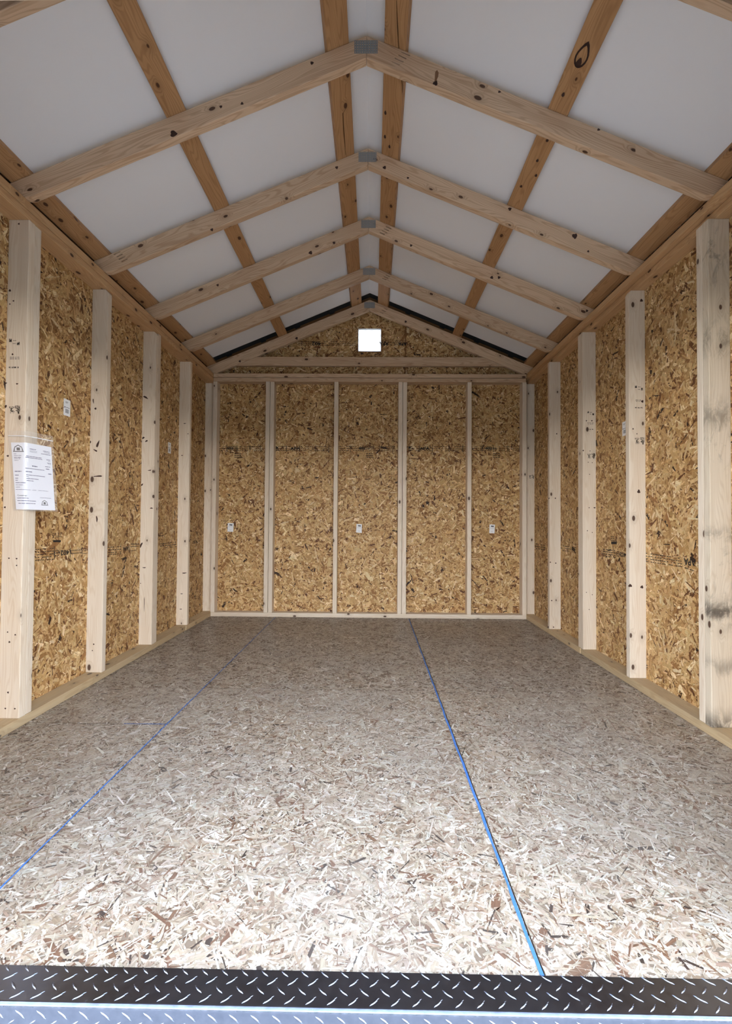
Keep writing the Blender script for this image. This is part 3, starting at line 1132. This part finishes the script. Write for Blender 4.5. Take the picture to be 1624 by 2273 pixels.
for px, py, rx, rz, ti in ((199, 981, .009, .007, -.6), (217, 986, .006, .020, -.35), (212, 1000, .012, .004, -.5), (218, 1057, .025, .004, .05), (212, 907, .006, .006, 0), (207, 890, .003, .014, .1), (215, 1152, .004, .018, .1), (208, 1430, .004, .004, 0), (205, 1444, .003, .003, 0)):
    knot(left_studs[1], 1, YSL[1], px, py, rx, rz, ti)
for px, py, rx, rz, ti in ((323, 882, .018, .006, -.5), (318, 972, .010, .006, .7), (325, 979, .010, .005, .5), (315, 1076, .010, .005, .8), (332, 1044, .012, .003, .1), (336, 1128, .010, .004, 0), (313, 1210, .006, .020, -.4), (320, 1260, .012, .003, 0), (320, 1340, .002, .05, 0), (312, 1295, .003, .003, 0)):
    knot(left_studs[2], 1, YSL[2], px, py, rx, rz, ti)
for px, py, rx, rz, ti in ((410, 940, .010, .003, .1), (404, 1011, .008, .003, 0), (409, 1272, .018, .004, .1), (403, 1318, .010, .003, 0), (401, 1352, .010, .003, 0), (417, 963, .004, .004, 0)):
    knot(left_studs[3], 1, YSL[3], px, py, rx, rz, ti)
# dark streak and knots on the second truss, big bark-ringed knot on a purlin
rr1 = trusses[1][2]
knot(rr1, 1, TRUSS[1][0], 968, 170, .007, .030, -.15, M_KNOTL)
knot(rr1, 1, TRUSS[1][0], 966, 185, .010, .010, 0)
for px, py in ((1108, 204), (1328, 288)):
    knot(rr1, 1, TRUSS[1][0], px, py, .006, .005)
for px, py, r_ in ((385, 297, .014), (490, 237, .006), (537, 230, .006), (692, 140, .007)):
    knot(trusses[1][1], 1, TRUSS[1][0], px, py, r_, r_)
for px, py, r_ in ((689, 561, .012), (741, 539, .009), (483, 633, .008)):
    knot(trusses[3][1], 1, TRUSS[3][0], px, py, r_, r_)
for px, py, r_ in ((1091, 616, .010), (1107, 616, .009), (912, 545, .008), (1302, 690, .008)):
    knot(trusses[3][2], 1, TRUSS[3][0], px, py, r_, r_)
for px, py, r_ in ((470, 510, .008), (747, 372, .008)):
    knot(trusses[2][1], 1, TRUSS[2][0], px, py, r_, r_)
for px, py, r_ in ((1275, 524, .014), (1305, 558, .006), (1131, 464, .009), (853, 372, .009), (905, 395, .006)):
    knot(trusses[2][2], 1, TRUSS[2][0], px, py, r_, r_)
for px, py, r_ in ((658, 751, .012), (532, 802, .010)):
    knot(trusses[5][1], 1, TRUSS[5][0], px, py, r_, r_)
for px, py, r_ in ((900, 714, .010),):
    knot(trusses[5][2], 1, TRUSS[5][0], px, py, r_, r_)

# bark-ringed knot on the underside of the right mid purlin
pur = [c for c in ceiling.children if c.name.startswith('purlin')]


def purlin_hit(px, py, s):
    o, d = pix_ray(px, py)
    za = ZR + D / CT - 0.0007
    k = (za - SL * s * o.x - o.z) / (d.z + SL * s * d.x)
    return o + d * k


def purlin_mark(parent, s, px, py, ra, rb, mat, ring=None):
    c = purlin_hit(px, py, s)
    ux = Vector((s * CT, 0, -ST))
    n = 16
    V, F = [], []
    for k in range(n):
        a = 2 * math.pi * k / n
        tip = 1 + 0.5 * max(0, math.cos(a)) ** 6
        for q in ((1.0, ring) if ring else (1.0, 0.0)):
            V.append(c + Y * (ra * math.cos(a) * tip * q) * -1 + ux * (rb * math.sin(a) * q))
    for k in range(n):
        j = (k + 1) % n
        F.append((2 * k, 2 * j, 2 * j + 1, 2 * k + 1))
    put(mesh_obj('knot', V, F, mat), parent)


right_mid = min((p_ for p_ in pur), key=lambda p_: (parent_world(p_).translation - Vector((0.796, RY0, 2.6))).length)
purlin_mark(right_mid, 1, 1290, 128, 0.040, 0.024, M_DARK, 0.74)
purlin_mark(right_mid, 1, 1284, 140, 0.014, 0.010, M_KNOT)
for px, py in ((1249, 211), (1214, 312), (1192, 357), (1189, 390), (1156, 414)):
    purlin_mark(right_mid, 1, px, py, .008, .006, M_KNOT)
right_in = min((p_ for p_ in pur), key=lambda p_: (parent_world(p_).translation - Vector((0.118, RY0, 2.9))).length)
for px, py in ((864, 326), (855, 251), (854, 304)):
    purlin_mark(right_in, 1, px, py, .010, .006, M_KNOT)



def purlin_crack(parent, sgn, pts, w):
    """an open drying crack, cut 22 mm into the underside of the purlin"""
    ux = Vector((sgn * CT, 0, -ST))
    nn_ = Vector((sgn * ST, 0, CT))
    V, F = [], []
    n_ = len(pts)
    for i, (px, py) in enumerate(pts):
        c = purlin_hit(px, py, sgn)
        ww = w * (0.35 if i in (0, n_ - 1) else 1.0)
        V += [c - ux * ww - nn_ * 0.004, c + ux * ww - nn_ * 0.004, c + ux * ww * .6 + nn_ * 0.022, c - ux * ww * .6 + nn_ * 0.022]
    F.append((0, 1, 2, 3))
    F.append(tuple(4 * (n_ - 1) + j for j in (3, 2, 1, 0)))
    for i in range(n_ - 1):
        for j in range(4):
            F.append((4 * i + j, 4 * i + 4 + j, 4 * i + 4 + (j + 1) % 4, 4 * i + (j + 1) % 4))
    carve(parent, V, F)


purlin_crack(right_in, 1, [(879, 2), (881, 50), (883, 90), (889, 160), (892, 190), (892, 235)], 0.0032)
left_in = min((p_ for p_ in pur), key=lambda p_: (parent_world(p_).translation - Vector((-0.118, RY0, 2.9))).length)
purlin_crack(left_in, -1, [(769, 240), (761, 252), (763, 290), (767, 345)], 0.003)

# ------------------------------------------------------------------ small labels stapled to the sheathing
LBL = [('left', (142, 886, 156, 894, 155, 923, 141, 917), 1, 'white product label on the left wall sheathing, beside the bagged sheet of paper'),
       ('left', (372, 985, 381, 982, 380, 1003, 371, 1007), 1, 'small pale label on the left wall, in the bay next to the back corner bay'),
       ('right', (1381, 940, 1391, 936, 1391, 962, 1380, 967), 1, 'white label half hidden behind a stud of the right wall'),
       ('back', (505.5, 1161, 518.5, 1161.5, 517.5, 1180.5, 504.5, 1180), 0, 'white label on the back wall nearest the left corner'),
       ('back', (791, 1163, 803, 1163.5, 802.5, 1183, 790, 1182), 0, 'white label in the middle bay of the back wall'),
       ('back', (1086, 1164, 1098, 1164.5, 1097, 1184, 1085.5, 1183.5), 0, 'white label on the back wall nearest the right corner')]
for w, q, kind, lab in LBL:
    a, v, r, _ = WALLS[w]
    sgn = 1 if w == 'left' else -1
    pts = [hit(q[2 * i], q[2 * i + 1], a, v) for i in range(4)]
    if kind:          # labels on the receding walls: true 52 x 84 mm rectangles standing upright
        c = sum(pts, Vector()) / 4
        hw, hh = 0.026, 0.042
        pts = [c + r * sx * hw + Z * sz * hh for sx, sz in ((-1, 1), (1, 1), (1, -1), (-1, -1))]
    off = Vector((0, 0, 0))
    off[a] = 0.0004 * sgn
    e = empty('product_label', tuple(sum(pts, Vector()) / 4))
    tag(e, lab, 'label', 'product labels on the wall sheathing')
    V = [p_ + off for p_ in pts] + [p_ - off for p_ in pts]
    put(mesh_obj('label_paper', V, [(0, 1, 2, 3), (7, 6, 5, 4), (0, 4, 5, 1), (1, 5, 6, 2), (2, 6, 7, 3), (3, 7, 4, 0)], M_LABEL), e)
    PV, PF = [], []

    def cell(x0, y0, x1, y1):
        i = len(PV)
        for fx, fy in ((x0, y0), (x1, y0), (x1, y1), (x0, y1)):
            t_ = pts[0].lerp(pts[1], fx)
            b_ = pts[3].lerp(pts[2], fx)
            PV.append(t_.lerp(b_, fy) + off * 1.6)
        PF.append((i, i + 1, i + 2, i + 3))
    if kind:
        for k in range(5):
            cell(.24, .60 + k * .05, .76, .63 + k * .05)
        cell(.10, .46, .24, .54)
        cell(.30, .48, .88, .51)
        for k in range(3):
            cell(.24, .14 + k * .04, .70 - .08 * k, .155 + k * .04)
    else:
        cell(.28, .13, .80, .27)
        cell(.62, .27, .74, .30)
        for k in range(4):
            cell(.16 + .19 * k, .40, .28 + .19 * k, .43)
        cell(.28, .80, .70, .82)
    put(mesh_obj('label_print', PV, PF, M_PRINT), e)['kind'] = 'stuff'

# ------------------------------------------------------------------ invoice in a clear bag, wrapped round the first left stud's corner
YA = YSL[0] - 0.004
inv = empty('bagged_invoice', (-W - 0.02, YA, 0.92))
tag(inv, 'white printed invoice in a clear plastic bag hanging on the left wall stud', 'paper sheet')
CORN, TH2, RB = -W - 0.001, math.radians(80), 0.012


def wrap(sx, h, off=0.0):
    """sx metres along the sheet from its top left corner, h metres below the top; the sheet bends back round the stud corner"""
    rot = -0.10
    a = sx * math.cos(rot) - h * math.sin(rot)
    z = -h
    a += -1.492 - CORN
    bl = RB * TH2
    if a < 0:
        x, y, n = CORN + a, YA, (0, -1)
    elif a < bl:
        t_ = a / RB
        x, y, n = CORN + RB * math.sin(t_), YA + RB * (1 - math.cos(t_)), (math.sin(t_), -math.cos(t_))
    else:
        x = CORN + RB * math.sin(TH2) + (a - bl) * math.cos(TH2)
        y = YA + RB * (1 - math.cos(TH2)) + (a - bl) * math.sin(TH2)
        n = (math.sin(TH2), -math.cos(TH2))
    return Vector((x + n[0] * off, y + n[1] * off, 1.198 + z))


def wrapped(name, x0, x1, h0, h1, off, mat, nx=24, nh=4):
    V = [wrap(x0 + (x1 - x0) * i / nx, h0 + (h1 - h0) * j / nh, off) for j in range(nh + 1) for i in range(nx + 1)]
    F = [(j * (nx + 1) + i, (j + 1) * (nx + 1) + i, (j + 1) * (nx + 1) + i + 1, j * (nx + 1) + i + 1) for j in range(nh) for i in range(nx)]
    return put(mesh_obj(name, V, F, mat, None, True), inv)


PW, PH = 0.190, 0.283
wrapped('paper', 0, PW, 0, PH, 0.0, M_PAPER)
bag = wrapped('plastic_bag', -0.010, PW + 0.012, -0.050, PH + 0.006, 0.0012, M_BAG)
zipV, zipF = [], []


def prow(V, F, x0, x1, h, t_, off=0.0022):
    n = 6
    i = len(V)
    for k in range(n + 1):
        x = x0 + (x1 - x0) * k / n
        V.append(wrap(x, h - t_ / 2, off))
        V.append(wrap(x, h + t_ / 2, off))
    for k in range(n):
        F.append((i + 2 * k, i + 2 * k + 1, i + 2 * k + 3, i + 2 * k + 2))


prow(zipV, zipF, -0.008, PW + 0.010, -0.028, 0.003)
put(mesh_obj('zip_strip', zipV, zipF, M_LABEL), bag)
rows = [(a_ * .9, b__ * .9, h_, t__) for a_, b__, h_, t__ in [(.085, .120, .024, .003), (.085, .125, .031, .0016), (.085, .125, .036, .0016), (.160, .198, .024, .003), (.165, .200, .030, .002), (.148, .202, .037, .003),
        (.010, .022, .048, .002), (.010, .045, .055, .002), (.010, .042, .063, .003), (.010, .042, .069, .002), (.010, .030, .076, .002),
        (.066, .150, .056, .003), (.062, .152, .062, .003), (.092, .122, .096, .005), (.058, .160, .108, .003),
        (.176, .200, .060, .003), (.185, .200, .066, .0016), (.180, .202, .074, .003), (.184, .202, .079, .0016), (.166, .196, .091, .003), (.170, .192, .101, .004),
        (.008, .040, .122, .004), (.058, .090, .122, .004), (.182, .202, .122, .004), (.008, .026, .138, .003), (.058, .165, .136, .003), (.058, .072, .143, .002), (.008, .022, .151, .003),
        (.058, .125, .151, .003), (.008, .022, .160, .003), (.058, .095, .160, .003), (.008, .055, .170, .003), (.008, .042, .180, .002), (.008, .028, .189, .002),
        (.006, .075, .199, .0018), (.085, .110, .199, .0018), (.118, .138, .199, .0018), (.142, .175, .199, .0018),
        (.010, .062, .235, .003), (.010, .100, .246, .003), (.014, .100, .257, .003), (.125, .190, .230, .002)]]
PV, PF = [], []
for x0, x1, h, t_ in rows:
    x = x0
    while x < x1 - 0.002:
        e_ = min(x1, x + rg.uniform(.008, .022))
        prow(PV, PF, x, e_, h, t_ * .8, 0.0007)
        x = e_ + 0.0016
put(mesh_obj('printed_lines', PV, PF, M_BLUEPR), inv)['kind'] = 'stuff'


def paper_text(txt, xc, hc, size):
    V, F = text_mesh(txt, size)
    put(mesh_obj('printed_heading', [wrap(xc + v.x, hc - v.y, 0.0007) for v in V], F, M_PRINTB), inv)


paper_text('Customer', .030, .224, .0095)


def house_logo(xc, hc, w, name='house_logo'):
    V, F = [], []

    def poly(pts):
        i = len(V)
        V.extend(wrap(xc + x * w, hc + h * w, 0.0008) for x, h in pts)
        F.append(tuple(range(i, i + len(pts))))
    poly([(-.5, .30), (-.5, .22), (.5, .22), (.5, .30)])
    poly([(-.46, .20), (-.36, -.12), (-.30, -.12), (-.34, .20)])
    poly([(.34, .20), (.30, -.12), (.36, -.12), (.46, .20)])
    poly([(-.36, -.16), (0, -.36), (0, -.28), (-.30, -.10)])
    poly([(0, -.36), (.36, -.16), (.30, -.10), (0, -.28)])
    poly([(-.16, .16), (-.16, -.10), (.16, -.10), (.16, .16)])
    put(mesh_obj(name, V, F, M_PRINT), inv)


house_logo(.030, .026, .046)
house_logo(.135, .252, .036)

# ------------------------------------------------------------------ diamond-plate threshold
thr = empty('threshold_plate', (0, 0.907, 0))
tag(thr, 'diamond-plate metal threshold strip across the doorway edge of the floor', 'threshold')
x0, x1 = DX0 + 0.003, DX1 - 0.003
prof = [(0.943, 0.0012), (0.942, 0.0036)]
prof += [(0.874 + 0.0, 0.0036)]
for k in range(1, 7):
    a = k / 6 * math.pi / 2
    prof.append((0.874 - 0.007 * math.sin(a), -0.0034 + 0.007 * math.cos(a)))
prof.append((0.867, -0.075))
V, F = [], []
for x in (x0, x1):
    V += [(x, y, z) for y, z in prof]
    V += [(x, y + (0.0016 if z < -0.003 else 0.0), z - (0.0018 if z > 0.003 else 0.0)) for y, z in prof]
n = len(prof)
m_ = 2 * n
for i in range(n - 1):
    F.append((i, i + 1, m_ + i + 1, m_ + i))
    F.append((n + i + 1, n + i, m_ + n + i, m_ + n + i + 1))
F.append((n - 1, 2 * n - 1, m_ + 2 * n - 1, m_ + n - 1))
pl = put(mesh_obj('plate', V, F, M_TREAD, None, False), thr)
bmx = bmesh.new()
bmx.from_mesh(pl.data)
bmesh.ops.recalc_face_normals(bmx, faces=bmx.faces)
bmx.to_mesh(pl.data)
bmx.free()
for p_ in pl.data.polygons:
    p_.use_smooth = False

# one raised lens, copied along the rows
LV, LF = [], []
ln, wd, ht = 0.0122, 0.0024, 0.0011
ring_o = [(-ln, 0), (-ln * .5, wd * .75), (0, wd), (ln * .5, wd * .75), (ln, 0), (ln * .5, -wd * .75), (0, -wd), (-ln * .5, -wd * .75)]
LV = [(x, y, 0) for x, y in ring_o] + [(x * .62, y * .4, ht) for x, y in ring_o]
LF = [(i, (i + 1) % 8, 8 + (i + 1) % 8, 8 + i) for i in range(8)] + [tuple(range(8, 16))]
lm = bpy.data.meshes.new('tread')
lm.from_pydata(LV, [], LF)
lm.update()
lm.materials.append(M_TREAD)
P = 0.0385
tb = thr.matrix_basis.inverted()
for r_, (yy, sgn, ph) in enumerate(((0.9365, -1, 0.5), (0.9195, 1, 0.0), (0.902, -1, 0.5), (0.8845, 1, 0.0))):
    for k in range(-20, 21):
        x = 0.01 + (k + ph) * P
        if not (x0 + .02 < x < x1 - .02):
            continue
        o = bpy.data.objects.new('tread', lm)
        link(o, thr)
        o.matrix_basis = tb @ Matrix.Translation((x, yy, 0.0035)) @ Matrix.Rotation(sgn * math.radians(40), 4, 'Z')
for r_, (zz, sgn, ph) in enumerate(((-0.014, -1, 0.5), (-0.031, 1, 0.0))):
    for k in range(-20, 21):
        x = 0.01 + (k + ph) * P
        if not (x0 + .02 < x < x1 - .02):
            continue
        o = bpy.data.objects.new('tread', lm)
        link(o, thr)
        o.matrix_basis = tb @ Matrix.Translation((x, 0.8671, zz)) @ Matrix.Rotation(math.radians(90), 4, 'X') @ Matrix.Rotation(sgn * math.radians(40), 4, 'Z')
